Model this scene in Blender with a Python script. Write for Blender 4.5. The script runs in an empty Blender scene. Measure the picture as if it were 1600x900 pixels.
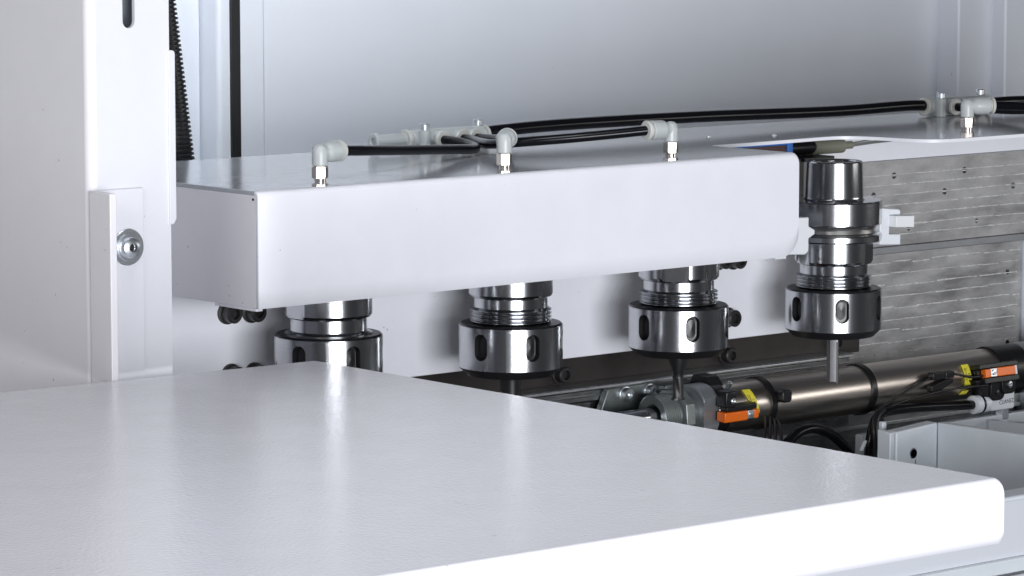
import bpy, bmesh, math, random
from mathutils import Vector, Matrix, noise
random.seed(7)
S = 0.001                                   # all shapes below are written in millimetres
scene = bpy.context.scene
C = scene.collection
PI = math.pi
R = math.radians

# ---------------------------------------------------------------- camera
cd = bpy.data.cameras.new('camera'); cam = bpy.data.objects.new('camera', cd); C.objects.link(cam)
cam.location = (-1.3938, -1.6331, 0.2747)
cam.rotation_euler = (R(83.25), 0, R(-40.5))
cd.sensor_width = 36; cd.lens = 126.0; cd.clip_start = 0.05; cd.clip_end = 50
scene.camera = cam
# ---------------------------------------------------------------- world, lamps, exposure
w = bpy.data.worlds.new('World'); scene.world = w; w.use_nodes = True
bg = w.node_tree.nodes['Background']; bg.inputs[0].default_value = (0.90, 0.93, 1.0, 1); bg.inputs[1].default_value = 0.05
def softbox(name, loc, target, sx, sy, power, col):
    l = bpy.data.lights.new(name, 'AREA'); l.shape = 'RECTANGLE'; l.size = sx; l.size_y = sy; l.energy = power; l.color = col
    o = bpy.data.objects.new(name, l); C.objects.link(o); o.location = loc
    o.rotation_euler = (Vector(target) - Vector(loc)).to_track_quat('-Z', 'Y').to_euler()
    return o
softbox('studio_softbox', (-0.93, -2.34, -0.02), (0.02, 0, 0.0), 1.28, 0.74, 57, (0.955, 0.97, 1.0))
kl = softbox('wall_fill', (-0.30, -0.30, 0.85), (0.02, 0.48, 0.16), 0.35, 0.35, 1.15, (0.90, 0.95, 1.0)); kl.data.spread = R(56)  # added fill lamp, brightens the left part of the back wall
softbox('strip_softbox', (1.27, -0.84, 0.16), (0.35, 0.03, -0.05), 0.60, 0.17, 1.8, (1.0, 0.98, 0.96))
softbox('left_fill', (-1.9, -0.75, 0.85), (-0.35, 0.0, 0.05), 1.0, 0.8, 11.5, (1.0, 0.98, 0.985))  # fill lamp added for left-facing faces, table and wall
ol = softbox('table_fill', (-0.42, -0.62, 1.15), (-0.42, -0.50, 0.0), 0.6, 0.5, 0.85, (0.96, 0.97, 1.0)); ol.data.spread = R(70)  # added lamp, aimed down to brighten the table top
vs = scene.view_settings
vs.view_transform = 'Standard'; vs.look = 'None'; vs.exposure = 0.05; vs.gamma = 1.0; vs.use_curve_mapping = False

# ---------------------------------------------------------------- materials
MATS = {}
def mat(name, col, rough=0.4, metal=0.0, bump=0.0, bscale=900.0, var=0.0, vscale=60.0, spec=0.5, stretch=None, coat=0.0, sss=0.0, rvar=0.0, speck=0.0, sscale=260.0, ramp=(0.3, 0.72)):
    m = bpy.data.materials.new(name); m.use_nodes = True; nt = m.node_tree; p = nt.nodes['Principled BSDF']
    p.inputs['Base Color'].default_value = (*col, 1); p.inputs['Roughness'].default_value = rough; p.inputs['Metallic'].default_value = metal
    p.inputs['Specular IOR Level'].default_value = spec
    if coat: p.inputs['Coat Weight'].default_value = coat; p.inputs['Coat Roughness'].default_value = 0.12
    if sss: p.inputs['Subsurface Weight'].default_value = sss; p.inputs['Subsurface Radius'].default_value = (0.004, 0.004, 0.004)
    tc = nt.nodes.new('ShaderNodeTexCoord'); mp = nt.nodes.new('ShaderNodeMapping'); nt.links.new(tc.outputs['Object'], mp.inputs[0])
    if stretch: mp.inputs['Scale'].default_value = stretch
    if bump:
        n = nt.nodes.new('ShaderNodeTexNoise'); n.inputs['Scale'].default_value = bscale; n.inputs['Detail'].default_value = 3.0
        b = nt.nodes.new('ShaderNodeBump'); b.inputs['Strength'].default_value = bump; b.inputs['Distance'].default_value = 0.0004
        nt.links.new(mp.outputs[0], n.inputs['Vector']); nt.links.new(n.outputs['Fac'], b.inputs['Height']); nt.links.new(b.outputs[0], p.inputs['Normal'])
    if var or rvar:
        n2 = nt.nodes.new('ShaderNodeTexNoise'); n2.inputs['Scale'].default_value = vscale; n2.inputs['Detail'].default_value = 6.0; n2.inputs['Roughness'].default_value = 0.62
        nt.links.new(mp.outputs[0], n2.inputs['Vector'])
    if var:
        r = nt.nodes.new('ShaderNodeValToRGB')
        r.color_ramp.elements[0].position = ramp[0]; r.color_ramp.elements[1].position = ramp[1]
        r.color_ramp.elements[0].color = (*[c * (1 - var) for c in col], 1); r.color_ramp.elements[1].color = (*[min(1, c * (1 + var * 0.6)) for c in col], 1)
        nt.links.new(n2.outputs['Fac'], r.inputs[0]); nt.links.new(r.outputs[0], p.inputs['Base Color'])
    if rvar:
        mr = nt.nodes.new('ShaderNodeMapRange'); mr.inputs[1].default_value = 0.3; mr.inputs[2].default_value = 0.7
        mr.inputs[3].default_value = max(0.02, rough - rvar); mr.inputs[4].default_value = rough + rvar
        nt.links.new(n2.outputs['Fac'], mr.inputs[0]); nt.links.new(mr.outputs[0], p.inputs['Roughness'])
    if speck:                                # sparse specks of dust and small chips
        n3 = nt.nodes.new('ShaderNodeTexNoise'); n3.inputs['Scale'].default_value = sscale; n3.inputs['Detail'].default_value = 1.0
        nt.links.new(mp.outputs[0], n3.inputs['Vector'])
        m3 = nt.nodes.new('ShaderNodeMapRange'); m3.inputs[1].default_value = 0.79; m3.inputs[2].default_value = 0.81; m3.inputs[3].default_value = 0.0; m3.inputs[4].default_value = speck
        nt.links.new(n3.outputs['Fac'], m3.inputs[0])
        mx = nt.nodes.new('ShaderNodeMix'); mx.data_type = 'RGBA'
        nt.links.new(m3.outputs[0], mx.inputs['Factor'])
        src = p.inputs['Base Color'].links[0].from_socket if p.inputs['Base Color'].is_linked else None
        if src: nt.links.new(src, mx.inputs['A'])
        else: mx.inputs['A'].default_value = (*col, 1)
        mx.inputs['B'].default_value = (0.22, 0.20, 0.19, 1)
        nt.links.new(mx.outputs['Result'], p.inputs['Base Color'])
    MATS[name] = m
    return m
mat('powder_white', (0.80, 0.81, 0.87), 0.42, bump=0.14, bscale=700, var=0.03, vscale=30, rvar=0.06, speck=0.5)
mat('powder_post_dimmed', (0.73, 0.74, 0.79), 0.45, bump=0.12, bscale=700, var=0.02, vscale=40, speck=0.5)  # white paint darkened to offset the extra light on the post
mat('powder_table', (0.80, 0.805, 0.86), 0.16, bump=0.58, bscale=560, var=0.02, vscale=30, rvar=0.02, speck=0.35)
mat('powder_base_shaded', (0.60, 0.625, 0.68), 0.40, bump=0.1, bscale=650)  # pale paint greyed to stand in for shade below the table lip
mat('powder_lip', (0.80, 0.805, 0.86), 0.2, bump=0.10, bscale=560, speck=0.3)
mat('powder_plate_shaded', (0.42, 0.435, 0.47), 0.13, bump=0.045, bscale=500, var=0.06, vscale=45, speck=0.6)  # white paint darkened in place of grazing light on the cover top
mat('powder_wall', (0.75, 0.785, 0.85), 0.38, bump=0.10, bscale=650, var=0.02, vscale=20, speck=0.4, sscale=160)
mat('powder_grey_side', (0.78, 0.77, 0.81), 0.5, bump=0.10, bscale=650, var=0.02, vscale=40, speck=0.5)
mat('casting_paint', (0.62, 0.665, 0.71), 0.30, bump=0.16, bscale=300, var=0.05, vscale=50)
mat('steel', (0.49, 0.50, 0.52), 0.19, 1.0, bump=0.02, bscale=60, stretch=(1, 1, 60), var=0.10, vscale=80)
mat('steel_satin', (0.50, 0.49, 0.48), 0.30, 1.0, var=0.15, vscale=300, stretch=(1, 1, 12))
mat('steel_turned', (0.42, 0.43, 0.45), 0.20, 1.0, var=0.1, vscale=200)
mat('carbide', (0.20, 0.20, 0.21), 0.42, 0.8, var=0.1, vscale=300)
mat('black_oxide', (0.012, 0.012, 0.014), 0.32)
mat('black_bolt', (0.020, 0.019, 0.020), 0.42, bump=0.1, bscale=900)
mat('black_rubber', (0.012, 0.012, 0.014), 0.5)
mat('tube_black', (0.005, 0.005, 0.007), 0.20, spec=0.22)
mat('cable_black', (0.010, 0.010, 0.012), 0.33)
mat('plastic_black', (0.007, 0.007, 0.008), 0.36, bump=0.05, bscale=800)
mat('fitting_grey', (0.47, 0.50, 0.505), 0.33)
mat('fitting_collar', (0.56, 0.56, 0.535), 0.38)
mat('nickel', (0.78, 0.70, 0.64), 0.16, 1.0)
mat('zinc', (0.74, 0.78, 0.82), 0.36, 1.0, var=0.1, vscale=400)
mat("alu_milled", (0.46, 0.46, 0.47), 0.48, 0.8, bump=0.05, bscale=420, stretch=(0.38, 1, 1.1), var=0.34, vscale=70, rvar=0.12, ramp=(0.36, 0.64))
mat('alu_ridge', (0.80, 0.80, 0.80), 0.50, 0.25, bump=0.3, bscale=900, var=0.45, vscale=240)
mat('alu_strip', (0.40, 0.42, 0.45), 0.45, 1.0, var=0.1, vscale=60)
mat('alu_extrusion', (0.34, 0.35, 0.36), 0.33, 1.0, var=0.35, vscale=90, stretch=(1, 1, 3))
mat('alu_edge', (0.66, 0.68, 0.70), 0.38, 1.0, var=0.15, vscale=200)
mat('alu_cast', (0.30, 0.33, 0.33), 0.42, 0.8, bump=0.1, bscale=500, var=0.15, vscale=150)
mat('brown_plate', (0.030, 0.026, 0.024), 0.48, 0.2, var=0.25, vscale=60, bump=0.04)
mat('tube_steel', (0.60, 0.545, 0.495), 0.32, 1.0, bump=0.012, bscale=260, stretch=(0.05, 1, 1), var=0.08, vscale=90)
mat('cap_grey', (0.34, 0.36, 0.38), 0.42, 0.7, var=0.08, vscale=200)
mat('orange_plastic', (0.85, 0.16, 0.008), 0.30, spec=0.6)
mat('yellow_label', (0.80, 0.72, 0.06), 0.40)
mat('ink', (0.02, 0.02, 0.02), 0.5)
mat('white_plastic', (0.80, 0.83, 0.88), 0.38, sss=0.15)
mat('white_paint_clean', (0.80, 0.82, 0.85), 0.35)
mat('blue_plastic', (0.02, 0.14, 0.50), 0.35)
mat('dark_red', (0.045, 0.012, 0.013), 0.30)
mat('olive_grey', (0.21, 0.215, 0.17), 0.45)
mat('wire_grey', (0.20, 0.21, 0.20), 0.40)
mat('hole_dark', (0.008, 0.008, 0.009), 0.6)
mat('engraving', (0.10, 0.10, 0.11), 0.45, 0.6)

# ---------------------------------------------------------------- helpers
WL = {}                                      # world position (mm) of each object's origin
def wl(o): return WL.get(o.name, Vector((0, 0, 0))) if o else Vector((0, 0, 0))
def tag(o, label=None, cat=None, group=None, kind=None):
    if label: o['label'] = label
    if cat: o['category'] = cat
    if group: o['group'] = group
    if kind: o['kind'] = kind
    return o
def thing(name, label, cat, loc=(0, 0, 0), group=None):
    o = bpy.data.objects.new(name, None); o.empty_display_size = 0.01; C.objects.link(o)
    o.location = Vector(loc) * S; WL[o.name] = Vector(loc)
    return tag(o, label, cat, group)
def obj(name, geo, m, parent=None, bevel=0, seg=3, sharp=28, base=None, mats=None):
    """geo = (verts, faces) in world millimetres; linked as one mesh object under parent."""
    vv, ff = geo[0], geo[1]
    o0 = wl(parent) if parent else (Vector(base) if base else Vector((0, 0, 0)))
    me = bpy.data.meshes.new(name)
    me.from_pydata([tuple((Vector(v) - o0) * S) for v in vv], [], [tuple(f) for f in ff])
    bm = bmesh.new(); bm.from_mesh(me); bmesh.ops.recalc_face_normals(bm, faces=bm.faces); bm.to_mesh(me); bm.free()
    me.materials.append(MATS[m])
    for pl in me.polygons: pl.use_smooth = True
    me.set_sharp_from_angle(angle=R(sharp))
    o = bpy.data.objects.new(name, me); C.objects.link(o)
    if parent: o.parent = parent; WL[o.name] = o0
    else: o.location = o0 * S; WL[o.name] = o0
    if bevel:
        b = o.modifiers.new('bevel', 'BEVEL'); b.width = bevel * S; b.segments = seg; b.limit_method = 'ANGLE'; b.angle_limit = R(35)
        b.harden_normals = False
    return o
def join(*gs):
    V, F = [], []
    for v, f in gs:
        n = len(V); V += list(v); F += [[i + n for i in q] for q in f]
    return V, F
def box(x0, x1, y0, y1, z0, z1):
    v = [(x, y, z) for z in (z0, z1) for y in (y0, y1) for x in (x0, x1)]
    return v, [(0, 2, 3, 1), (4, 5, 7, 6), (0, 1, 5, 4), (2, 6, 7, 3), (0, 4, 6, 2), (1, 3, 7, 5)]
def prism(outline, n0, n1, plane='XZ'):
    """extrude a 2D outline: XZ -> along Y, XY -> along Z, YZ -> along X"""
    def p(a, b, d): return {'XZ': (a, d, b), 'XY': (a, b, d), 'YZ': (d, a, b)}[plane]
    n = len(outline)
    v = [p(a, b, n0) for a, b in outline] + [p(a, b, n1) for a, b in outline]
    f = [tuple(range(n)), tuple(range(n, 2 * n))] + [(i, (i + 1) % n, n + (i + 1) % n, n + i) for i in range(n)]
    return v, f
def prism_holes(outline, holes, n0, n1, plane='XZ'):
    """like prism, with through holes (loops of 2D points)"""
    bm = bmesh.new()
    def p(a, b, d): return {'XZ': (a, d, b), 'XY': (a, b, d), 'YZ': (d, a, b)}[plane]
    for d in (n0, n1):
        ed = []
        for lp in [outline] + holes:
            vs_ = [bm.verts.new(p(a, b, d)) for a, b in lp]
            ed += [bm.edges.new((vs_[i], vs_[(i + 1) % len(vs_)])) for i in range(len(vs_))]
        bmesh.ops.triangle_fill(bm, edges=ed, use_beauty=True)
    bm.verts.index_update()
    V = [tuple(v.co) for v in bm.verts]; F = [[v.index for v in f.verts] for f in bm.faces]; bm.free()
    half = len(V) // 2; s = 0
    for lp in [outline] + holes:
        k = len(lp)
        F += [(s + i, s + (i + 1) % k, half + s + (i + 1) % k, half + s + i) for i in range(k)]
        s += k
    return V, F
def arc(cx, cy, r, a0, a1, n=8):
    return [(cx + r * math.cos(R(a0 + (a1 - a0) * i / n)), cy + r * math.sin(R(a0 + (a1 - a0) * i / n))) for i in range(n + 1)]
def frame(axis):
    a = Vector(axis).normalized()
    u = a.orthogonal().normalized() if abs(a.z) < 0.99 else Vector((1, 0, 0))
    if abs(a.z) < 0.99: u = Vector((0, 0, 1)).cross(a).normalized()
    return u, a.cross(u), a
def lathe(prof, loc=(0, 0, 0), axis=(0, 0, 1), segs=64, a0=0.0, flats=()):
    """prof: [(r, h)]; flats: [(angle_deg, dist, h0, h1)] cut flats facing that angle"""
    u, v, a = frame(axis); L0 = Vector(loc)
    if tuple(axis) == (0, 0, 1): u, v = Vector((1, 0, 0)), Vector((0, 1, 0))
    V, F = [], []
    for r, h in prof:
        for k in range(segs):
            t = a0 + 2 * PI * k / segs
            x, y = r * math.cos(t), r * math.sin(t)
            for fa, fd, h0, h1 in flats:
                if h0 <= h <= h1:
                    nx, ny = math.cos(R(fa)), math.sin(R(fa)); d = x * nx + y * ny
                    if d > fd: x -= (d - fd) * nx; y -= (d - fd) * ny
            V.append(tuple(L0 + u * x + v * y + a * h))
    m = len(prof)
    for j in range(m - 1):
        for k in range(segs):
            F.append((j * segs + k, j * segs + (k + 1) % segs, (j + 1) * segs + (k + 1) % segs, (j + 1) * segs + k))
    if prof[0][0] > 1e-6: F.append(tuple(range(segs)))
    if prof[-1][0] > 1e-6: F.append(tuple((m - 1) * segs + k for k in range(segs)))
    return V, F
def ring(prof, **k):
    """lathe of a closed profile (no caps)"""
    V, F = lathe(prof + [prof[0]], **k)
    return V, [f for f in F if len(f) == 4]
def spline(pts, n=10):
    P = [Vector(p) for p in pts]; out = []
    for i in range(len(P) - 1):
        p0 = P[i - 1] if i else P[0] * 2 - P[1]; p1, p2 = P[i], P[i + 1]; p3 = P[i + 2] if i + 2 < len(P) else P[-1] * 2 - P[-2]
        for k in range(n):
            t = k / n
            out.append(0.5 * ((2 * p1) + (p2 - p0) * t + (2 * p0 - 5 * p1 + 4 * p2 - p3) * t * t + (3 * p1 - p0 - 3 * p2 + p3) * t ** 3))
    return out + [P[-1]]
def sweep(pts, r, segs=20, n=10, smooth=True):
    P = spline(pts, n) if smooth else [Vector(p) for p in pts]
    V, F = [], []
    t0 = (P[1] - P[0]).normalized(); u = frame(t0)[0]
    for i, p in enumerate(P):
        t = (P[min(i + 1, len(P) - 1)] - P[max(i - 1, 0)]).normalized()
        u = (u - t * u.dot(t)).normalized(); v = t.cross(u)
        rr = r(i / (len(P) - 1)) if callable(r) else r
        for k in range(segs):
            a = 2 * PI * k / segs; V.append(tuple(p + (u * math.cos(a) + v * math.sin(a)) * rr))
    for i in range(len(P) - 1):
        for k in range(segs):
            F.append((i * segs + k, i * segs + (k + 1) % segs, (i + 1) * segs + (k + 1) % segs, (i + 1) * segs + k))
    F += [tuple(range(segs)), tuple((len(P) - 1) * segs + k for k in range(segs))]
    return V, F
def moved(g, M):
    return [tuple(M @ Vector(v)) for v in g[0]], g[1]
def text_geo(txt, size, depth=0.08):
    cu = bpy.data.curves.new('t', 'FONT'); cu.body = txt; cu.size = size; cu.extrude = depth; cu.align_x = 'CENTER'; cu.align_y = 'CENTER'; cu.resolution_u = 3
    o = bpy.data.objects.new('t', cu); C.objects.link(o); bpy.context.view_layer.update()
    me = bpy.data.meshes.new_from_object(o.evaluated_get(bpy.context.evaluated_depsgraph_get()))
    g = ([tuple(v.co) for v in me.vertices], [tuple(p.vertices) for p in me.polygons])
    bpy.data.objects.remove(o); bpy.data.curves.remove(cu); bpy.data.meshes.remove(me)
    return g
def rrect(x0, x1, z0, z1, r, n=6):
    return arc(x1 - r, z1 - r, r, 0, 90, n) + arc(x0 + r, z1 - r, r, 90, 180, n) + arc(x0 + r, z0 + r, r, 180, 270, n) + arc(x1 - r, z0 + r, r, 270, 360, n)

# ================================================================ the cabinet (setting)
ZT = 95.6                                   # height of the cover's top sheet
wall = tag(obj('cabinet_back_wall', box(187.3, 915.1, 500, 503, -300, 620), 'powder_wall', bevel=0.3), kind='structure')
obj('wall_sheet', box(165.0, 186.6, 500, 503, -300, 620), 'powder_wall', wall, bevel=0.3)
obj('folded_sheet', prism([(-600, 526.5), (145.6, 526.5), (145.6, 503.5)] + arc(149.1, 503.5, 3.5, 180, 270, 8) + [(165, 500), (165, 503), (149.1, 503), (149.1, 530), (-600, 530)], -300, 620, 'XY'), 'powder_wall', wall, sharp=20)
obj('fold_lip', prism([(-600, 521.0)] + arc(142.4, 523.4, 2.4, 270, 360, 6) + [(144.8, 526.3), (-600, 526.3)], -300, 620, 'XY'), 'powder_wall', wall, sharp=20)
def step_sheet(x0, y0, y1, x1, t=2.5):
    return prism([(x0, y0)] + [(x0, y1 + 2.5)] + arc(x0 + 2.5, y1 + 2.5, 2.5, 180, 270, 8) + [(x1, y1), (x1, y1 + t), (x0 + t, y1 + t), (x0 + t, y0)], -300, 620, 'XY')
obj('folded_sheet', step_sheet(915.15, 503, 476, 958.7), 'powder_wall', wall, sharp=20)
obj('folded_sheet', step_sheet(958.75, 479, 461.2, 1600), 'powder_wall', wall, sharp=20)
tag(obj('door_seal', join(box(155.8, 164.4, 497.8, 500.2, -300, 620)), 'black_rubber', bevel=0.6, base=(160, 495, -300)), 'vertical black rubber seal strip on the white cabinet wall', 'seal strip')

# lower machine body behind and under the table
lower = tag(obj('machine_base', join(box(-1200, 900, -252, -249.5, -128.5, -95.2)), 'powder_base_shaded', bevel=0), kind='structure')
obj('top_flange', prism([(-252, -95.1), (-252.0, -94.6)] + arc(-250.0, -94.6 + 0.0, 2.0, 180, 90, 6) + [(-235.5, -92.6), (-235.5, -95.1)], 164 - 1400, 900, 'YZ'), 'casting_paint', lower, sharp=20)
obj('lower_ledge', box(-1200, 900, -256, -249.6, -137, -128.6), 'casting_paint', lower, bevel=0.8)
obj('lower_apron', box(-1200, 900, -262, -259, -400, -137.4), 'powder_base_shaded', lower, bevel=0.8)
obj('rear_beam', box(0, 900, 113, 122, -300, -122), 'alu_extrusion', lower)
obj('inner_floor', box(-400, 900, -249, 240, -300, -296), 'brown_plate', lower)

# ================================================================ corner post with bracket
post = thing('corner_post', 'tall white sheet-metal corner post with a slot at the left edge', 'post', (-320, -65, 6))
slotp = [(-316, 260), (-316, 192.6)] + [(a, b) for a, b in arc(-319.9, 192.6, 3.9, 0, -180, 10)][1:] + [(-323.8, 260)]
bend = 5.0
front = prism_holes([(-345.8 + bend, -160), (-294.2, -160), (-294.2, 420), (-345.8 + bend, 420)],
                    [[(-316, 250), (-316, 192.6)] + arc(-319.9, 192.6, 3.9, 0, -180, 10)[1:] + [(-323.8, 250)]], -65, -62.5)
obj('front_face', front, 'powder_post_dimmed', post)
obj('side_face', prism([(-345.8, 300), (-345.8, -60)] + arc(-345.8 + bend, -65 + bend, bend, 180, 270, 10)[1:] + [(-345.8 + bend, -62.5)] + arc(-345.8 + bend, -65 + bend, bend - 2.5, 270, 180, 10)[1:] + [(-343.3, 300)], -160, 420, 'XY'), 'powder_grey_side', post, sharp=20)
obj('inner_panel', box(-343, -296, -40, -38, -160, 420), 'casting_paint', post)
obj('edge_tab', prism(arc(-293.2, 174.4, 1.9, 90, 0, 4) + [(-291.3, 85.2 + 1.2), (-293.0, 83.5), (-295.5, 83.5), (-295.5, 176.3)], -66.2, -62.8, 'XZ'), 'powder_post_dimmed', post, bevel=0.3)
obj('return_face', box(-296.7, -294.25, -62.4, 40, -160, 420), 'powder_white', post)

br = thing('angle_bracket', 'white angle bracket screwed to the front of the corner post', 'bracket', (-330, -66, 6))
obj('base_leg', box(-342, -313.6, -67.6, -65.1, -100, 104.3), 'powder_post_dimmed', br, bevel=0.5)
obj('flange', box(-346.4, -342.2, -84.5, -65.2, -100, 104.1), 'powder_grey_side', br, bevel=0.5)
sc_ = thing('washer_screw', 'zinc button-head screw with washer on the angle bracket', 'screw', (-324.3, -67.7, 73.4))
obj('washer', lathe([(4.5, 0), (9.4, 0), (9.8, .4), (9.8, 1.0), (9.4, 1.4), (4.5, 1.4)], (-324.3, -67.6, 73.4), (0, -1, 0), 48), 'zinc', sc_)
obj('spring_washer', lathe([(4.5, 0), (7.4, 0), (7.4, 1.2), (4.5, 1.2)], (-324.3, -69.0, 73.4), (0, -1, 0), 48), 'zinc', sc_, bevel=0.2)
hd = obj('head', lathe([(5.9, 0), (5.9, .8), (5.2, 2.2), (3.9, 3.0), (2.4, 3.2), (2.4, 1.0), (0, 0.6)], (-324.3, -70.2, 73.4), (0, -1, 0), 48), 'zinc', sc_)
obj('hex_socket', lathe([(2.38, 0.9), (2.38, 1.02), (0, 1.0)], (-324.3, -70.2, 73.4), (0, -1, 0), 6), 'hole_dark', hd)

# ribbed cable conduit behind the post
def conduit():
    a, b = Vector((-51.5, 300, 217)), Vector((-27, 300, 30))
    ax = (b - a); Ln = ax.length; prof = []; h = 0
    while h < Ln:
        prof += [(12.4, h), (12.4, h + 1.4), (10.9, h + 1.65), (10.9, h + 2.75)]; h += 3.0
    return lathe(prof, a, ax, 40)
tag(obj('ribbed_conduit', conduit(), 'plastic_black', sharp=40, base=(-27, 300, 30)), 'black ribbed cable conduit slanting down behind the corner post', 'conduit')

# ================================================================ white table in front
tb = thing('front_table', 'large white powder-coated sheet-metal table in the foreground', 'table', (-400, -330, -22))
rad = 3.2
FY = lambda x: -588.0 + (x + 215.4) * (-15.0 / 1034.6) * -1
obj('table_sheet', prism([(-1250, -40.0), (-220.4, -93.5), (-220.4, -584.8 + .01), (-1250, -569.8)], 3.4, 6.0, 'XY'), 'powder_table', tb)
def table_skirt():
    """bent front lip of the table with rounded right-hand corners"""
    x0, x1, zb, zt_ = -1250.0, -215.4, -23.3, 6.0
    rt, rb = 5.0, 3.2
    V, F = [], []
    xs = [x0 + (x1 - rt - x0) * i / 30 for i in range(30)] + [x1 - rt + rt * math.sin(PI / 2 * i / 14) for i in range(15)]
    for x in xs:
        fy = -588.0 + (x1 - x) * (15.0 / 1034.6)
        dr = x - (x1 - rb); zl = zb + (rb - math.sqrt(max(0, rb * rb - dr * dr)) if dr > 0 else 0)
        dt = x - (x1 - rt); ct_ = (rt - math.sqrt(max(0, rt * rt - dt * dt))) if dt > 0 else 0
        col = []
        for i in range(13):
            t = PI / 2 * i / 12
            col.append((x, fy + rad - rad * math.sin(t), zt_ - rad + rad * math.cos(t) - ct_))
        for i in range(1, 7): col.append((x, fy, (zt_ - rad - ct_) + (zl - (zt_ - rad - ct_)) * i / 6))
        V += col
    m = 19
    for i in range(len(xs) - 1):
        for j in range(m - 1): F.append((i * m + j, (i + 1) * m + j, (i + 1) * m + j + 1, i * m + j + 1))
    return V, F
tsk = obj('front_lip', table_skirt(), 'powder_lip', tb, sharp=50)
so = tsk.modifiers.new('sheet', 'SOLIDIFY'); so.thickness = 2.4 * S; so.offset = -1.0
obj('right_bend', prism([(-220.4, 3.4), (-220.4, 6.0)] + arc(-220.4, 1.0, 5.0, 90, 0, 8)[1:] + [(-215.4, -1.5), (-217.8, -1.5), (-217.8, 1.0)] + arc(-220.4, 1.0, 2.5, 0, 80, 4), -584.8, -93.5, 'XZ'), 'powder_lip', tb, sharp=30)

# ================================================================ tool magazine cover
cv = thing('magazine_cover', 'long white sheet-metal cover over the tool holders with curved cut-out', 'cover', (0, 0, 30))
b_ = 3.5                                     # bend radius
cut = [(-225, 146.0), (-225 + 2, -50 + b_), (194.0, -50 + b_)]
top_outline = [(-225.2, 148), (-225.2, -50 + b_), (192.0, -50 + b_)] + \
    [(190.5, -44), (188.5, 18)] + arc(193.5, 20.5, 5.0, 180, 90, 6) + [(242, 26.8), (296, 29.6)] + \
    [(308, 28.5), (316, 23.5), (321, 15), (325, 2), (328, -14), (331, -24), (337, -31.5), (346, -35.5), (360, -37.0), (760, -37.0), (760, 148)]
def smooth_poly(p, i0, i1, n=5):
    seg = spline([(a, b, 0) for a, b in p[i0:i1]], n)
    return p[:i0] + [(s.x, s.y) for s in seg] + p[i1:]
i0 = top_outline.index((296, 29.6)); i1 = top_outline.index((360, -37.0)) + 1
top_outline = smooth_poly(top_outline, i0, i1)
obj('top_sheet', prism(top_outline, ZT - 2.4, ZT, 'XY'), 'powder_plate_shaded', cv, bevel=0.35, seg=2)
# painted cut edge of the sheet, along the cut-out and the right-hand front edge
def cut_edge():
    k0 = next(i for i, p in enumerate(top_outline) if p == (188.5, 18)); pts = [Vector((a, b)) for a, b in top_outline[k0:-1]]
    V, F = [], []
    for i, p in enumerate(pts):
        t = (pts[min(i + 1, len(pts) - 1)] - pts[max(i - 1, 0)]).normalized(); nn = Vector((t.y, -t.x))
        for off, z in ((-.2, ZT - 2.3), (.35, ZT - 2.3), (.35, ZT - .15), (-.2, ZT - .15)):
            q = p + nn * off; V.append((q.x, q.y, z))
        if i:
            b, c = (i - 1) * 4, i * 4
            F += [(b + k, b + (k + 1) % 4, c + (k + 1) % 4, c + k) for k in range(4)]
    F += [(0, 1, 2, 3), tuple(len(V) - 4 + k for k in range(4))]
    return V, F
obj('cut_edge', cut_edge(), 'powder_white', cv, sharp=40)
# front skirt: bend + vertical face with rounded right-hand corners
def skirt():
    x0, x1, zb = -225.3, 194.6, 30.5
    rt, rb = 4.0, 15.0
    V, F = [], []
    # columns along X, each column is a strip from the top of the bend to the lower edge
    xs = [x0 + (x1 - rb - x0) * i / 20 for i in range(20)] + [x1 - rb + rb * math.sin(PI / 2 * i / 14) for i in range(15)]
    for x in xs:
        dr = x - (x1 - rb); zl = zb + (rb - math.sqrt(max(0, rb * rb - dr * dr)) if dr > 0 else 0)
        dt = x - (x1 - rt); cutz = (rt - math.sqrt(max(0, rt * rt - dt * dt))) if dt > 0 else 0
        col = []
        for i in range(9):
            t = PI / 2 * i / 8
            col.append((x, -50 + b_ - b_ * math.sin(t), ZT - b_ + b_ * math.cos(t) - cutz))
        for i in range(1, 7): col.append((x, -50, (ZT - b_ - cutz) + (zl - (ZT - b_ - cutz)) * i / 6))
        V += col
    m = 15
    for i in range(len(xs) - 1):
        for j in range(m - 1): F.append((i * m + j, (i + 1) * m + j, (i + 1) * m + j + 1, i * m + j + 1))
    return V, F
sk = obj('front_skirt', skirt(), 'powder_white', cv, sharp=50)
so = sk.modifiers.new('sheet', 'SOLIDIFY'); so.thickness = 2.2 * S; so.offset = -1.0
sk.modifiers.new('bevel', 'BEVEL').width = 0.4 * S; sk.modifiers['bevel'].limit_method = 'ANGLE'; sk.modifiers['bevel'].angle_limit = R(50)
sd = obj('side_panel', prism([(-47.7, 30.4), (148, 30.4), (148, ZT - 2.5), (-47.7, ZT - 2.5)], -225.2, -222.8, 'YZ'), 'powder_grey_side', cv, bevel=0.4)
obj('relief_notch', lathe([(.75, 0), (.75, .4), (0, .4)], (-225.2, -45.4, ZT - 4.6), (-1, 0, 0), 16), 'hole_dark', sd)
obj('bottom_lip', prism([(-225.2, -47), (-220.5, -47), (-220.5, -26), (-223, -14), (-225.2, -8)], 28.8, 30.3, 'XY'), 'powder_white', cv, bevel=0.3)
obj('back_flange', box(-222, 760, 145.6, 148.2, 20, ZT - 2.5), 'powder_white', cv)

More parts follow.
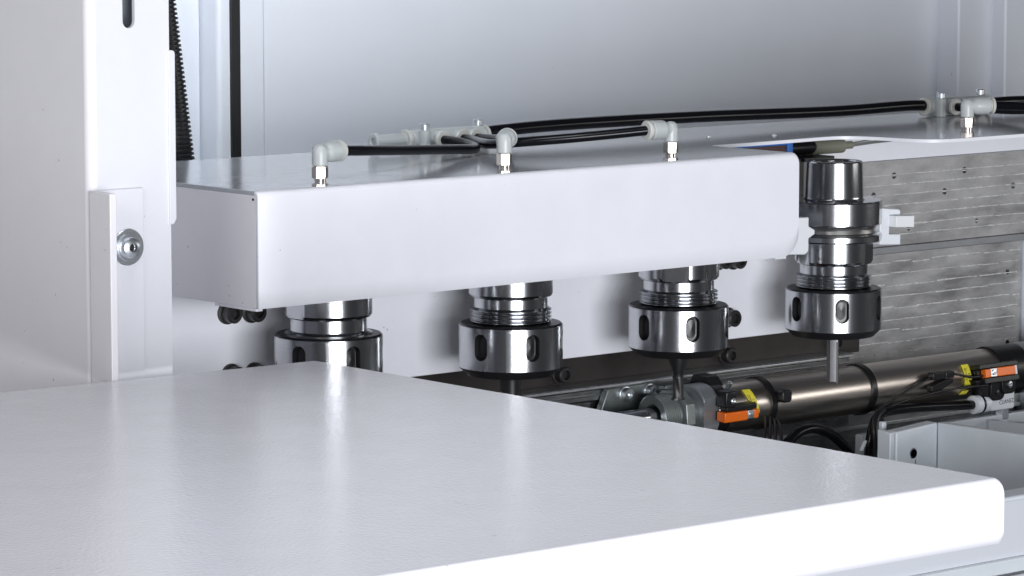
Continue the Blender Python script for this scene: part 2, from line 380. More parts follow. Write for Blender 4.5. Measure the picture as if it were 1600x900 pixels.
# ================================================================ plate behind the tool holders
pn = tag(obj('holder_mounting_plate', box(-330, 318, 60, 66, -37.6, 88), 'powder_white', bevel=0.6), 'white painted plate behind the tool holders, under the cover', 'plate')
dk = tag(obj('brown_beam_plate', box(-120, 396, 90, 100.5, -62.6, -30), 'brown_plate', bevel=0.5), 'dark brown steel plate running below the white mounting plate', 'plate')
def cap_bolt(x, z, y, label, r=5.8, ln=9.0, group='black cap bolts behind the tool holders'):
    t = thing('cap_bolt', label, 'bolt', (x, y, z), group)
    obj('washer', lathe([(r + .9, 0), (r + .9, 1.6), (r, 1.9)], (x, y, z), (0, -1, 0), 40), 'black_bolt', t)
    h = obj('head', lathe([(r * .82, 0), (r * .82, 1.5), (r - .5, 1.9), (r - .2, ln - .8), (r - 1.0, ln), (r * .55, ln), (r * .5, ln - 3), (0, ln - 3.2)], (x, y, z), (0, -1, 0), 40), 'black_bolt', t)
    obj('hex_socket', lathe([(r * .49, ln - 2.9), (r * .49, ln - 2.7), (0, ln - 2.8)], (x, y, z), (0, -1, 0), 6), 'hole_dark', h)
    return t
cap_bolt(-167.7, 13.4, 60, 'black cap bolt left of the pair under the cover left corner')
cap_bolt(-150.1, 12.8, 60, 'black cap bolt right of the pair tucked under the cover left corner')
cap_bolt(-165.3, -23.5, 60, 'black cap bolt left of the pair peeking over the table edge')
cap_bolt(-148.5, -24.2, 60, 'black cap bolt right of the pair peeking over the table edge')
cap_bolt(230.5, 16.2, 60, 'black cap bolt partly hidden behind the third tool holder body')
cap_bolt(243.6, 15.4, 60, 'black cap bolt peeking out below the cover right of third holder')
cap_bolt(238.8, -22.7, 60, 'black cap bolt right beside the third tool holder nut')
cap_bolt(117.5, -52.5, 90, 'black cap bolt on the brown plate below the second tool holder', 5.6, 8)
cap_bolt(266, -53.0, 90, 'black cap bolt on the brown plate under the third tool holder', 5.6, 8)
cap_bolt(369, -53.5, 90, 'black cap bolt on the brown plate behind the fourth holder cutter', 5.0, 7)

# ================================================================ tool holders
P_ = 138.7
def nut_sector(cx, cz0, R0, zb, ztp, ang, hw, hh, zc):
    """a 60 degree piece of the nut's outer wall around one oblong slot; returns wall and slot geometry"""
    N = 40; sw = R0 * R(30)
    cor = [math.atan2(ztp - zc, sw), PI - math.atan2(ztp - zc, sw), PI + math.atan2(zc - zb, sw), 2 * PI - math.atan2(zc - zb, sw)]
    phis = sorted(set([round(2 * PI * i / N, 6) for i in range(N)] + cor))
    def obr(p):
        c, s = math.cos(p), math.sin(p); L = hh - hw
        if abs(c) > 1e-9:
            t = hw / abs(c)
            if abs(t * s) <= L: return t * c, t * s
        # circle at (0, +-L)
        sg = 1 if s > 0 else -1; bq = s * sg * L; t = bq + math.sqrt(max(0, bq * bq - L * L + hw * hw))
        return t * c, t * s
    def rect(p):
        c, s = math.cos(p), math.sin(p); ts = []
        if abs(c) > 1e-9: ts.append(sw / abs(c))
        if s > 1e-9: ts.append((ztp - zc) / s)
        if s < -1e-9: ts.append((zb - zc) / s)
        t = min(ts); return t * c, t * s
    def pos(s, z, r): a = ang + s / R0; return (cx[0] + r * math.cos(a), cx[1] + r * math.sin(a), cz0 + zc + z)
    V, F = [], []; n = len(phis); tt = [0, .06, .15, .28, .42, .56, .7, .85, 1.0]
    for t in tt:
        for p in phis:
            a, b = obr(p), rect(p)
            V.append(pos(a[0] + (b[0] - a[0]) * t, a[1] + (b[1] - a[1]) * t, R0))
    for j in range(len(tt) - 1):
        for k in range(n): F.append((j * n + k, j * n + (k + 1) % n, (j + 1) * n + (k + 1) % n, (j + 1) * n + k))
    V2, F2 = [], []
    for sc, r in ((1.0, R0), (1.0, R0 - 4.6), (.74, R0 - 4.8), (.70, R0 - 3.6), (0.02, R0 - 3.3)):
        for p in phis:
            a = obr(p); V2.append(pos(a[0] * sc, a[1] * sc, r))
    for j in range(4):
        for k in range(n): F2.append((j * n + k, j * n + (k + 1) % n, (j + 1) * n + (k + 1) % n, (j + 1) * n + k))
    return (V, F), (V2, F2)
VA = math.degrees(math.atan2(-0.7604, -0.6494))      # direction from a holder towards the viewer
def holder(k, slot_off, label, cutter, nut_dz=0.0, body_z=16.3, flats=(), bore_dark=True):
    x = k * P_; h = thing('tool_holder', label, 'tool holder', (x, 0, 0), 'tool holders hanging in the magazine')
    c0 = (x, 0, 0)
    d = nut_dz
    nut = obj('clamping_nut', lathe([(31.2, d - .95), (31.5, d - 1.2), (31.5, d - 2.2)], c0, segs=120), 'steel', h)
    obj('nut_rim', lathe([(24.0, d - 1.5), (24.2, d), (30.3, d), (31.2, d - .9)], c0, segs=120), 'black_oxide', nut)
    nut.data.name = 'clamping_nut'
    walls = []; slots = []
    zb, zt_ = -26.6 + d, -2.2 + d
    for i in range(6):
        a = R(VA + slot_off + 60 * i)
        g1, g2 = nut_sector((x, 0), 0, 31.5, zb, zt_, a, 4.5, 8.1, (-12.4 + d))
        # exact lower/upper ends of the wall
        walls.append(g1); slots.append(g2)
    obj('nut_wall', join(*walls), 'steel', nut, sharp=40)
    for g in slots: obj('slot', g, 'black_oxide', nut, sharp=35)
    obj('nut_base', lathe([(31.5, d - 26.6), (30.9, d - 27.4), (26.6, d - 31.6), (6, d - 31.9)], c0, segs=96), 'black_oxide', h)
    if nut_dz < 3:
        pr = []; z = 0.2
        while z < 9.0: pr += [(23.3, z), (23.5, z + .5), (24.7, z + 1.15), (24.7, z + 1.45), (23.5, z + 2.1)]; z += 2.25
        obj('thread', lathe([(23.2, d - .3)] + pr + [(23.2, z), (22.3, z + .6)], c0, segs=96), 'steel_turned', h, sharp=22)
    else:
        obj('thread', lathe([(25.4, d - .3), (25.4, d + .5), (23.6, d + 1.4), (22.4, d + 2.0)], c0, segs=96), 'steel_turned', h, sharp=60)
    obj('neck', lathe([(22.3, 6.0), (22.3, body_z - .9), (23.4, body_z)], c0, segs=96), 'steel', h)
    obj('body', lathe([(23.4, body_z), (24.6, body_z + .1), (25.5, body_z + 1.6), (25.5, 31.0)], c0, segs=180, flats=flats), 'steel', h, sharp=14)
    fl = obj('gripper_flange', lathe([(25.5, 31.0), (30.6, 31.0), (31.6, 31.9), (31.6, 34.9), (30.9, 35.7), (27.6, 36.9), (27.2, 39.0), (27.6, 40.8), (30.9, 42.0), (31.6, 42.8), (31.6, 56.6), (30.8, 57.5), (20.4, 57.6)], c0, segs=180,
        flats=[(VA + 78, 30.4, 42.5, 58), (VA + 78, 30.4, 31, 35)]), 'steel', h, sharp=14)
    obj('groove_band', ring([(27.25, 37.2), (27.9, 36.9), (27.35, 39.0), (27.9, 40.8), (27.25, 40.5)], loc=c0, segs=96), 'steel_satin', fl)
    tp = obj('taper', lathe([(20.4, 57.6), (19.2, 58.2), (18.9, 59.0), (18.95, 60.0), (18.1, 82.0), (17.4, 82.8), (14.6, 82.8), (13.6, 81.8), (13.4, 66), (0, 66)], c0, segs=96), 'steel', h)
    obj('bore_bolt', lathe([(6.0, 66.1), (6.0, 80.5), (5.0, 81.6), (2.6, 81.6), (2.6, 78), (0, 78)], c0, segs=40), 'steel_turned', tp)
    cutter(h, x, d)
    return h
def cut_none(h, x, d):
    obj('cutter', lathe([(0, d - 31), (4, d - 31), (4, d - 60), (0, d - 60)], (x, 0, 0), segs=24), 'steel_turned', h)
def cut_thick(h, x, d):
    obj('cutter_shank', lathe([(8.6, -31.2), (8.6, -33), (6.6, -34), (6.3, -36), (6.3, -66), (5.6, -67), (0, -67)], (x, 0, 0), segs=48), 'black_oxide', h)
def cut_conical(h, x, d):
    obj('cutter_shank', lathe([(6.4, -31.4), (6.4, -35.5), (3.6, -43.5), (3.4, -46.0)], (x, 0, 0), segs=40), 'black_oxide', h)
    V, F = [], []; n = 40; segs = 24                     # fluted end with a slow twist
    for j in range(n + 1):
        z = -46.0 - 15.0 * j / n; tw = j / n * 1.3
        for i in range(segs):
            a = 2 * PI * i / segs; r = 3.5 - (0.8 * max(0, math.cos(2 * a)) ** 2 if j > 3 else 0) + (0.9 if j > n - 4 and math.cos(2 * a) < -0.2 else 0)
            V.append((x + r * math.cos(a + tw), r * math.sin(a + tw), z))
        if j:
            for i in range(segs): F.append(((j - 1) * segs + i, (j - 1) * segs + (i + 1) % segs, j * segs + (i + 1) % segs, j * segs + i))
    F.append(tuple(n * segs + i for i in range(segs)))
    obj('cutter', (V, F), 'black_bolt', h, sharp=50)
def cut_flat(h, x, d):
    u = Vector((math.cos(R(VA + 72)), math.sin(R(VA + 72)), 0)); v = Vector((math.cos(R(VA - 18)), math.sin(R(VA - 18)), 0))
    def P(a, b): q = Vector((x, 0, 0)) + u * a + v * b; return (q.x, q.y)
    sec = [P(-3.9, -1.6), P(-3.9, 1.2), P(-1.4, 2.0), P(-1.4, 3.0), P(2.9, 2.6), P(3.9, 2.2), P(3.9, -1.0), P(1.5, -2.8), P(-2.0, -2.8)]
    obj('cutter', prism(sec, -62.5, -31.0, 'XY'), 'carbide', h, bevel=0.25, sharp=20)
    obj('cutting_edge', prism([P(2.95, 2.66), P(4.2, 2.3), P(4.2, 1.6), P(2.95, 1.6)], -63.2, -36.0, 'XY'), 'black_bolt', h)
h1 = holder(-1, 30.0, 'leftmost tool holder, its nut half hidden by the table corner', cut_none, 5.2, 15.2, [(VA - 48, 24.2, 15, 32)])
h2 = holder(0, 25.0, 'second tool holder from left, with a thick black cutter shank', cut_thick, flats=[(VA + 62, 24.0, 15, 32), (VA - 118, 24.0, 15, 32)])
h3 = holder(1, 14.0, 'third tool holder from left, with a slim conical black cutter', cut_conical, flats=[(VA - 8, 23.7, 15, 32), (VA + 172, 23.7, 15, 32), (VA + 50, 24.6, 15, 32)])
h4 = holder(2, 5.5, 'rightmost tool holder, fully exposed with taper and flat router bit', cut_flat, flats=[(VA - 60, 24.4, 15, 32), (VA + 66, 24.4, 15, 32)])
# engraved figures on the flange of the exposed holder
def engrave(txt, ang, z, size, parent):
    V, F = text_geo(txt, size, 0.02)
    out = []
    for a, b, dd in V:
        t = R(VA + ang) + a / 31.6; r = 31.63 + dd
        out.append((2 * P_ + r * math.cos(t), r * math.sin(t), z + b))
    obj('engraving', (out, F), 'engraving', parent)
engrave('00', 47, 45.0, 4.6, h4)

# white gripper fork round the exposed holder
fk = thing('gripper_fork', 'white plastic gripper fork clasping the rightmost tool holder', 'gripper', (277, 20, 26))
fl_ = [(214, 27.2), (231, 26.1), (234.0, 28.0), (234.0, 36.2), (239.6, 38.8), (239.6, 41.4), (234.0, 44.2), (234.0, 50.0), (214, 50.6)]
obj('finger', prism(fl_, -20, 34, 'XZ'), 'white_plastic', fk, bevel=0.7)
obj('finger_foot', prism([(206, 24.5), (216, 24.3), (216, 27.0), (206, 27.2)], -18, 34, 'XZ'), 'white_plastic', fk, bevel=0.5)
fr_ = [(303, 27.2), (322.6, 25.9), (322.6, 33.0), (311.8, 33.6), (311.8, 46.2), (322.0, 45.6), (322.4, 48.6), (320.6, 49.6), (303, 51.4)]
obj('finger', prism(fr_, -17, 34, 'XZ'), 'white_plastic', fk, bevel=0.8)
obj('finger_tooth', prism([(303.2, 36.4), (306, 35.4), (306, 44), (303.2, 43.4), (298.4, 40.6), (298.4, 38.4)], -12, 30, 'XZ'), 'white_plastic', fk, bevel=0.5)
obj('latch_bar', prism([(312.0, 38.6), (329.0, 37.6), (329.0, 45.2), (312.0, 46.0)], -23, 40, 'XZ'), 'white_paint_clean', fk, bevel=0.4)
obj('fork_bridge', box(214, 317, 34.2, 59.8, 27, 50), 'white_plastic', fk, bevel=1)

# ================================================================ air fittings and tubes on the cover
def elbow(x, y, ang, label, arm=19.0):
    t = thing('elbow_fitting', label, 'fitting', (x, y, ZT), 'push-in elbow fittings on the cover')
    obj('thread_neck', lathe([(3.4, 0), (3.4, 1.6)], (x, y, ZT), segs=32), 'nickel', t)
    obj('hex_nut', lathe([(3.9, 1.4), (4.75, 1.9), (4.75, 8.2), (3.9, 8.8)], (x, y, ZT), segs=6, a0=R(VA + 9.5 - 30)), 'nickel', t, sharp=20)
    dx, dy = math.cos(R(ang)), math.sin(R(ang))
    obj('elbow_body', lathe([(3.8, 8.7), (4.5, 9.2), (4.6, 14.5), (4.55, 16.8), (4.0, 18.9), (2.9, 20.3), (1.5, 21.0), (0, 21.2)], (x, y, ZT), segs=36), 'fitting_grey', t)
    obj('sleeve', lathe([(4.3, 0.5), (4.35, 3.8), (5.4, 5.4), (5.9, 6.8), (6.0, arm - 4.2), (5.6, arm - 3.6)], (x, y, ZT + 16.2), (dx, dy, 0), 40), 'fitting_grey', t)
    obj('release_collar', lathe([(4.6, arm - 3.7), (4.6, arm - 2.2), (6.1, arm - 2.0), (6.1, arm - .6), (5.6, arm), (3.2, arm)], (x, y, ZT + 16.2), (dx, dy, 0), 40), 'fitting_collar', t)
    return t
elbow(-158.1, -18.2, 14, 'grey elbow air fitting nearest the left end of the cover')
elbow(-19.6, -17.1, 44, 'grey elbow air fitting pointing away from view, middle of the cover')
elbow(116.5, -15.9, 172, 'grey elbow air fitting near the cut-out, its arm pointing left')
elbow(415.9, 10.8, -22, 'grey elbow air fitting at the right end behind the exposed holder')

def manifold(x, label, plug):
    t = thing('air_manifold', label, 'manifold', (x + 35, 115, ZT), 'grey air manifolds on the cover')
    y, z = 116.0, 102.8
    obj('manifold_body', lathe([(5.6, 6), (6.2, 6.8), (6.2, 64.5), (5.6, 65)], (x, y, z), (1, 0, 0), 40), 'fitting_grey', t)
    obj('body_rib', box(x + 10, x + 60, y - 4.5, y + 5, ZT + .3, z), 'fitting_grey', t, bevel=1)
    for e, s in ((6, -1), (65, 1)):
        obj('release_collar', lathe([(4.6, -.4), (4.6, 1.2), (6.6, 1.4), (6.6, 3.2), (6.0, 3.9), (3.6, 3.9)], (x + e, y, z), (s, 0, 0), 40), 'fitting_collar', t)
    for px in (25.0, 41.0, 52.0):
        pt = obj('port', lathe([(5.2, 2), (5.4, 8)], (x + px, y, z - .6), (0, -1, 0), 36), 'fitting_grey', t)
        obj('port_collar', lathe([(4.6, 8), (4.6, 9.0), (6.0, 9.2), (6.0, 11.2), (5.4, 11.8), (3.3, 11.8)], (x + px, y, z - .6), (0, -1, 0), 36), 'fitting_collar', t)
    for px, dz in ((13.0, 0), (63, 0)):
        b = obj('screw_boss', lathe([(3.9, 0), (3.9, 12.6), (3.4, 13)], (x + px, y - 7.0 if px < 40 else y + 1, ZT + .2), segs=32), 'fitting_grey', t)
        obj('screw', lathe([(2.0, 12.8), (2.0, 13.6), (3.1, 13.6), (3.2, 16.6), (2.6, 17.2), (0, 17.2)], (x + px, y - 7.0 if px < 40 else y + 1, ZT + .2), segs=32), 'zinc', b)
    return t
manifold(9.0, 'grey plastic air manifold at the middle of the cover, plugged at its left', True)
manifold(483.0, 'grey plastic air manifold at the far right end of the cover', False)
pg = thing('blanking_plug', 'grey plastic blanking plug in the left end of the air manifold', 'plug', (0, 116, 102.8))
obj('plug_stem', lathe([(4.0, 0), (4.0, 24)], (-10.0, 116, 102.8), (1, 0, 0), 32), 'fitting_grey', pg)
obj('plug_head', lathe([(3.0, -.0), (4.6, -.2), (5.4, -.9), (5.4, -3.4), (4.9, -4.0), (2.6, -4.0), (2.4, -2.6), (0, -2.6)], (-10, 116, 102.8), (1, 0, 0), 32), 'fitting_grey', pg)

def tube(name, pts, r, label, m='tube_black', cat='air tube', group=None, segs=20):
    return tag(obj(name, sweep(pts, r, segs, 12), m, sharp=40, base=pts[0]), label, cat, group)
tube('air_tube', [(-142, -14.2, 111.8), (-110, -3.0, 109.6), (-62, 19.5, 106), (-14, 41.7, 102.6), (14, 55.0, 100.6), (27, 65, 100.0), (33, 79, 100.8), (34, 93, 102.0), (34, 106, 102.2)], 3.0, 'black air tube from the leftmost elbow curling back to the manifold')
tube('air_tube', [(-8.0, -5.8, 111.8), (10, 11, 110.6), (32, 36, 107), (48, 58, 104.2), (58, 80, 103.0), (61, 96, 102.2), (61, 106, 102.2)], 3.0, 'short black air tube from the middle elbow back to the manifold')
tube('air_tube', [(99.0, -13.6, 111.8), (78.6, -1, 109.6), (55, 15, 107.2), (34, 35, 104.8), (31.5, 55, 102.8), (41, 78, 102.0), (49, 95, 102.2), (50, 106, 102.2)], 3.0, 'black air tube from the elbow by the cut-out to the manifold')
tube('main_air_line', [(70, 116, 102.8), (90, 115.5, 105), (154, 115, 106.3), (269, 115, 105.8), (391, 115.5, 103.8), (470, 116, 104.4), (492, 116, 102.8)], 3.9, 'long thick black air line joining the two manifolds across the cover')
tube('air_tube', [(545, 116, 102.8), (580, 112, 103.4), (640, 100, 102), (700, 95, 101)], 3.5, 'black air line leaving the right manifold past the frame edge')
tube('air_tube', [(432.0, 4.5, 111.8), (450, -2, 111), (472, -4, 109), (495, 10, 106), (504, 50, 103), (508, 90, 102.4), (508, 106, 102.2)], 3.0, 'black air tube from the right-hand elbow fitting to the right manifold')
# two small pop rivets on the cover sheet
for rx, ry, n in ((239, 78.9, 'left'), (280.2, 58.8, 'right')):
    tag(obj('rivet', lathe([(1.7, 0), (1.6, .7), (1.0, 1.3), (0, 1.5)], (rx, ry, ZT), segs=24), 'zinc', base=(rx, ry, ZT)), f'{n} of two tiny metal rivets on the cover above the cut-out', 'rivet', 'rivets on the cover')

# ================================================================ sensor under the cover's cut-out
sn = thing('position_sensor', 'small blue and red sensor with black plug under the cover cut-out', 'sensor', (285, 46, 82))
obj('sensor_frame', join(box(214, 278.6, 45, 49, 90.2, 92.2), box(278.7, 283.6, 44.6, 58, 83.6, 92.1), box(214, 278.6, 49.2, 58, 82, 90)), 'blue_plastic', sn, bevel=0.4)
obj('sensor_window', box(216, 278.4, 45.6, 49.1, 83.8, 90.1), 'dark_red', sn)
obj('plug_body', lathe([(4.0, 0), (4.7, .6), (4.7, 20.5), (3.6, 23.6)], (283.8, 49.5, 87.4), (1, 0, 0), 32), 'plastic_black', sn)
obj('plug_boot', lathe([(3.4, 23), (4.9, 24.0), (4.9, 50.5), (4.4, 51), (2.6, 51.4), (2.6, 60), (1.6, 61)], (283.8, 49.5, 86.8), (1, 0, 0), 32), 'olive_grey', sn)
for i, (z1, z2) in enumerate(((88.0, 91.0), (86.8, 89.0), (85.6, 87.8))):
    obj('wire', sweep([(343, 49 + i * .8, z1), (365, 49.5 + i, (z1 + z2) / 2), (398, 50 + i * 2, z2), (430, 60, 92)], .55, 8, 6), 'wire_grey', sn)
tag(obj('sensor_bracket', prism([(284, 79.4), (312, 79.4), (312, 82.0), (284, 82.0)], 34, 60, 'XZ'), 'plastic_black', bevel=.4, base=(298, 47, 79)), 'flat black bracket just above the exposed holder taper', 'bracket')
tag(obj('sensor_post', box(258, 285.5, 36, 60, 56, 81.8), 'plastic_black', bevel=.6, base=(270, 48, 56)), 'black block behind the taper of the exposed holder', 'block')

# ================================================================ milled aluminium plates on the right
def with_holes(o, holes, r_list, depth):
    """cut real blind holes into a plate"""
    cg = [lathe([(r, -3), (r, depth)], (hx, 110, hz), (0, 1, 0), 20) for (hx, hz), r in zip(holes, r_list)]
    tmp = obj('cutter_tmp', join(*cg), 'hole_dark')
    m = o.modifiers.new('holes', 'BOOLEAN'); m.object = tmp; m.operation = 'DIFFERENCE'; m.solver = 'EXACT'
    bpy.context.view_layer.update()
    dg = bpy.context.evaluated_depsgraph_get()
    me = bpy.data.meshes.new_from_object(o.evaluated_get(dg)); o.modifiers.clear(); o.data = me
    bpy.data.objects.remove(tmp)
    for p in me.polygons: p.use_smooth = False
def ridge(x0, x1, y, z, r=0.42, wob=0.12):
    pts = []; x = x0
    n = max(2, int((x1 - x0) / 6))
    return sweep([(x0 + (x1 - x0) * i / n, y, z + random.uniform(-wob, wob)) for i in range(n + 1)], lambda t: r * random.uniform(.55, 1.2), 6, 1, smooth=False)
up = thing('milled_plate', 'upper milled aluminium plate with seven machining ridges and drilled holes', 'plate', (500, 112, 5))
pl = obj('plate_body', box(398, 760, 110, 122, 6.4, 66.2), 'alu_milled', up)
hs = [(449.8, 56.0), (523.0, 55.8), (502.4, 41.8), (575.6, 41.7), (536.8, 18.4), (465.6, 17.6), (429.2, 43.0), (596.5, 55.6), (610, 18.2)]
rs = [2.35, 2.35, 2.35, 2.35, 1.7, 1.7, 2.35, 2.35, 1.7]
with_holes(pl, hs, rs, 7)
for z in (56.8, 49.7, 42.5, 35.4, 28.3, 21.1, 14.0):
    x = 398
    while x < 700:
        x2 = x + random.uniform(35, 110)
        obj('ridge', ridge(x, x2 - random.choice((0, 0, 1.5, 6)), 109.95, z + random.uniform(-.25, .25), random.uniform(.36, .60), .16), 'alu_ridge', up)
        x = x2
for (hx, hz), r in zip(hs, rs):
    obj('thread_glint', sweep([(hx - r * .95, 110.6, hz - .2), (hx + r * .95, 110.6, hz - .1)], .42, 6, 2), 'alu_ridge', up)  # bright bar across the hole, a thread glint made as a part
    obj('hole_floor', lathe([(r * .99, 0), (0, .2)], (hx, 116.4, hz), (0, -1, 0), 20), 'hole_dark', up)
obj('top_edge', box(398, 760, 109.6, 122, 66.25, 67.0), 'alu_strip', up)
tag(obj('backing_sheet', box(345.5, 760, 112, 114, 67.2, 92.6), 'powder_white', base=(500, 112, 67)), 'white sheet between the cover and the upper milled plate', 'sheet')
st = tag(obj('divider_strip', box(396, 760, 107.2, 121, 1.2, 6.1), 'alu_strip', bevel=0.4, base=(500, 110, 1)), 'flat grey aluminium strip between the two milled plates', 'strip')
lp = thing('milled_plate', 'lower milled aluminium plate behind the air cylinder, with staggered ridges', 'plate', (500, 112, -118))
pl2 = obj('plate_body', box(300, 586.6, 110, 122, -118.5, 1.0), 'alu_milled', lp)
hs2 = [(570.9, -21.4), (572.1, -73.4)]
with_holes(pl2, hs2, [1.9, 1.9], 7)
for i in range(14):
    z = -5.6 - i * 8.1; x = 396 if z > -60 else 300
    while x < 584:
        x2 = min(585, x + random.uniform(18, 60)); dz = random.choice((0, 0, 0.7, -0.6))
        obj('ridge', ridge(x, x2 - random.uniform(0, 5), 109.95, z + dz, random.uniform(.34, .62), .2), 'alu_ridge', lp)
        x = x2
obj('bottom_edge', box(300, 586, 108.4, 121, -121.5, -118.6), 'alu_edge', lp, bevel=.5)
for hx, hz in hs2: obj('hole_floor', lathe([(1.88, 0), (0, .2)], (hx, 116.4, hz), (0, -1, 0), 20), 'hole_dark', lp)
tag(obj('end_upright', box(587.2, 640, 106, 122, -130, .8), 'casting_paint', bevel=.5, base=(600, 112, -130)), 'grey upright edge right of the lower milled plate', 'upright')

# extrusion under the brown plate
ex = thing('aluminium_rail', 'grey aluminium rail with bright top edge behind the air cylinder', 'rail', (200, 80, -95))
obj('rail_body', prism([(76.2, -63.2), (76.2, -70), (79.5, -71), (79.5, -80), (76.2, -81), (76.2, -110), (89.5, -110), (89.5, -62.7), (79, -62.7)], 40, 372, 'YZ'), 'alu_extrusion', ex, bevel=.4)
obj('top_edge', prism([(73.8, -62.4), (73.8, -60.8), (74.9, -59.8), (89.4, -59.8), (89.4, -62.5)], 40, 374, 'YZ'), 'alu_edge', ex, bevel=.3)
for z in (-66.5, -90): obj('rail_rib', ridge(40, 371, 76.0, z, .6, .05), 'alu_edge', ex)
# bearing bracket with two socket screws left of the cylinder
bk = thing('end_bracket', 'grey cast bracket with two bright screws left of the air cylinder', 'bracket', (165, 70, -100))
obj('bracket_plate', prism([(143, -62.6), (184, -61.6), (184, -78), (180, -90), (180, -110), (135, -110), (135, -80)], 70.5, 75.9, 'XZ'), 'alu_cast', bk, bevel=1.0)
obj('bracket_arm', prism([(182, -62.5), (212, -62.0), (212, -108), (182, -108)], 58, 75.8, 'XZ'), 'alu_cast', bk, bevel=1.0)
for x, z in ((157.2, -65.8), (178.6, -66.0)):
    s_ = obj('socket_screw', lathe([(5.2, 0), (5.2, 1.2), (4.5, 1.4), (4.5, 4.6), (4.0, 5.2), (2.2, 5.2), (2.1, 3.0), (0, 2.8)], (x, 70.4, z - 1.5), (0, -1, 0), 36), 'zinc', bk)

# ================================================================ round air cylinder with sensors
CY, CZ, CR = 45.0, -79.4, 16.6
cy = thing('air_cylinder', 'round brownish steel air cylinder lying below the tool holders', 'air cylinder', (350, CY, CZ))
AX = (1, 0, 0)
obj('barrel', lathe([(CR - .5, 203), (CR, 203.6), (CR, 507), (CR - .5, 508)], (0, CY, CZ), AX, 96), 'tube_steel', cy)
obj('front_cap', lathe([(17.4, 189.5), (18.4, 190.3), (18.4, 202.2), (17.4, 203.2)], (0, CY, CZ), AX, 96, flats=[(0, 15.5, 0, 300), (180, 15.5, 0, 300)]), 'cap_grey', cy, sharp=20)
obj('rear_cap', lathe([(17.2, 507), (18.0, 507.6), (18.0, 518), (12.0, 518.4), (12, 530)], (0, CY, CZ), AX, 96), 'cap_grey', cy)
obj('rear_collar', lathe([(16.2, 530), (17.4, 531), (17.4, 585), (16.4, 586)], (0, CY, CZ), AX, 64), 'cap_grey', cy)
pr = []
z = 158.5
while z < 170: pr += [(13.5, z), (14.5, z + .6), (14.5, z + .9), (13.5, z + 1.5)]; z += 1.6
obj('threaded_nose', lathe([(8.0, 166), (8.2, 158.6), (13.2, 157.8)] + pr + [(12.8, 171), (12.8, 190)], (0, CY, CZ), AX, 72), 'alu_cast', cy, sharp=20)
obj('lock_nut', lathe([(14.5, 173.0), (17.6, 174.0), (17.6, 181.4), (14.5, 182.4)], (0, CY, CZ), AX, 8, a0=.3), 'alu_cast', cy, bevel=.5)
obj('piston_rod', lathe([(5.6, 20), (6.2, 21), (6.2, 168)], (0, CY, CZ), AX, 48), 'steel', cy)

def band(x, wdt, r=CR + .5, n=48):
    return ring([(CR + .05, x), (r, x), (r, x + wdt), (CR + .05, x + wdt)], loc=(0, CY, CZ), axis=AX, segs=n)
def reed(x, label, ang, flip, grp='orange reed sensors on the air cylinder'):
    """sensor strapped on the barrel; ang = direction round the barrel seen from the left, degrees below the front"""
    t = thing('reed_sensor', label, 'sensor', (x, CY - CR, CZ), grp)
    a = R(ang); nrm = Vector((0, -math.cos(a), -math.sin(a))); tan = Vector((0, -math.sin(a), math.cos(a)))   # outward, upward
    o = Vector((0, CY, CZ)) + nrm * CR + (Vector((5, 0, 2.6)) if x < 300 else Vector((0, 0, 0)))
    def bx(x0, x1, t0, t1, d0, d1):
        V, F = box(x0, x1, t0, t1, d0, d1)
        return [tuple(o + Vector((p[0], 0, 0)) + tan * p[1] + nrm * p[2]) for p in V], F
    return t, bx, o, nrm, tan
# left sensor
t, bx, o, nrm, tan = reed(200, 'orange reed sensor on a black clamp at the left end of the cylinder', 4, False)
obj('clamp_band', ring([(CR + .05, 203.6), (CR + 1.2, 203.6), (CR + 1.2, 212.5), (CR + .05, 212.5)], loc=(0, CY, CZ), axis=AX, segs=48), 'plastic_black', t)
obj('clamp_lug', bx(193.6, 203, 3.4, 14.5, 0.4, 9.5), 'plastic_black', t, bevel=1.2)
obj('clamp_lug', prism([(38, -63.6), (60, -63.6), (56, -56.8), (44, -57.2)], 204, 216, 'YZ'), 'plastic_black', t, bevel=1.2)
obj('clamp_screw', lathe([(2.0, 0), (2.0, 2.0), (1.2, 2.4), (0, 1.8)], (204.5, CY - CR - 9.0, CZ + 9.0), (0, -1, 0), 20), 'zinc', t)
obj('clamp_screw', lathe([(1.7, 0), (1.7, 8.0), (1.0, 8.6), (0, 8.6)], (209.5, CY - 15.2, CZ + 13.0), (0, -.5, .85), 20), 'zinc', t)
obj('sensor_holder', bx(196, 223, 0.8, 4.6, 1.0, 8.6), 'plastic_black', t, bevel=.8)
s_ = obj('sensor_body', join(bx(193.4, 214.4, -6.0, 0.6, 1.5, 9.6), bx(220.2, 224.6, -5.4, 0.6, 1.5, 9.4)), 'orange_plastic', t, bevel=.9)
obj('screw_plate', bx(214.5, 220.1, -5.2, 0.4, 1.5, 9.2), 'zinc', s_, bevel=.3)
obj('screw', lathe([(1.6, 0), (1.6, .7), (0, .9)], o + Vector((217.3, 0, 0)) + nrm * 9.2 + tan * -2.4, nrm, 20), 'zinc', s_)
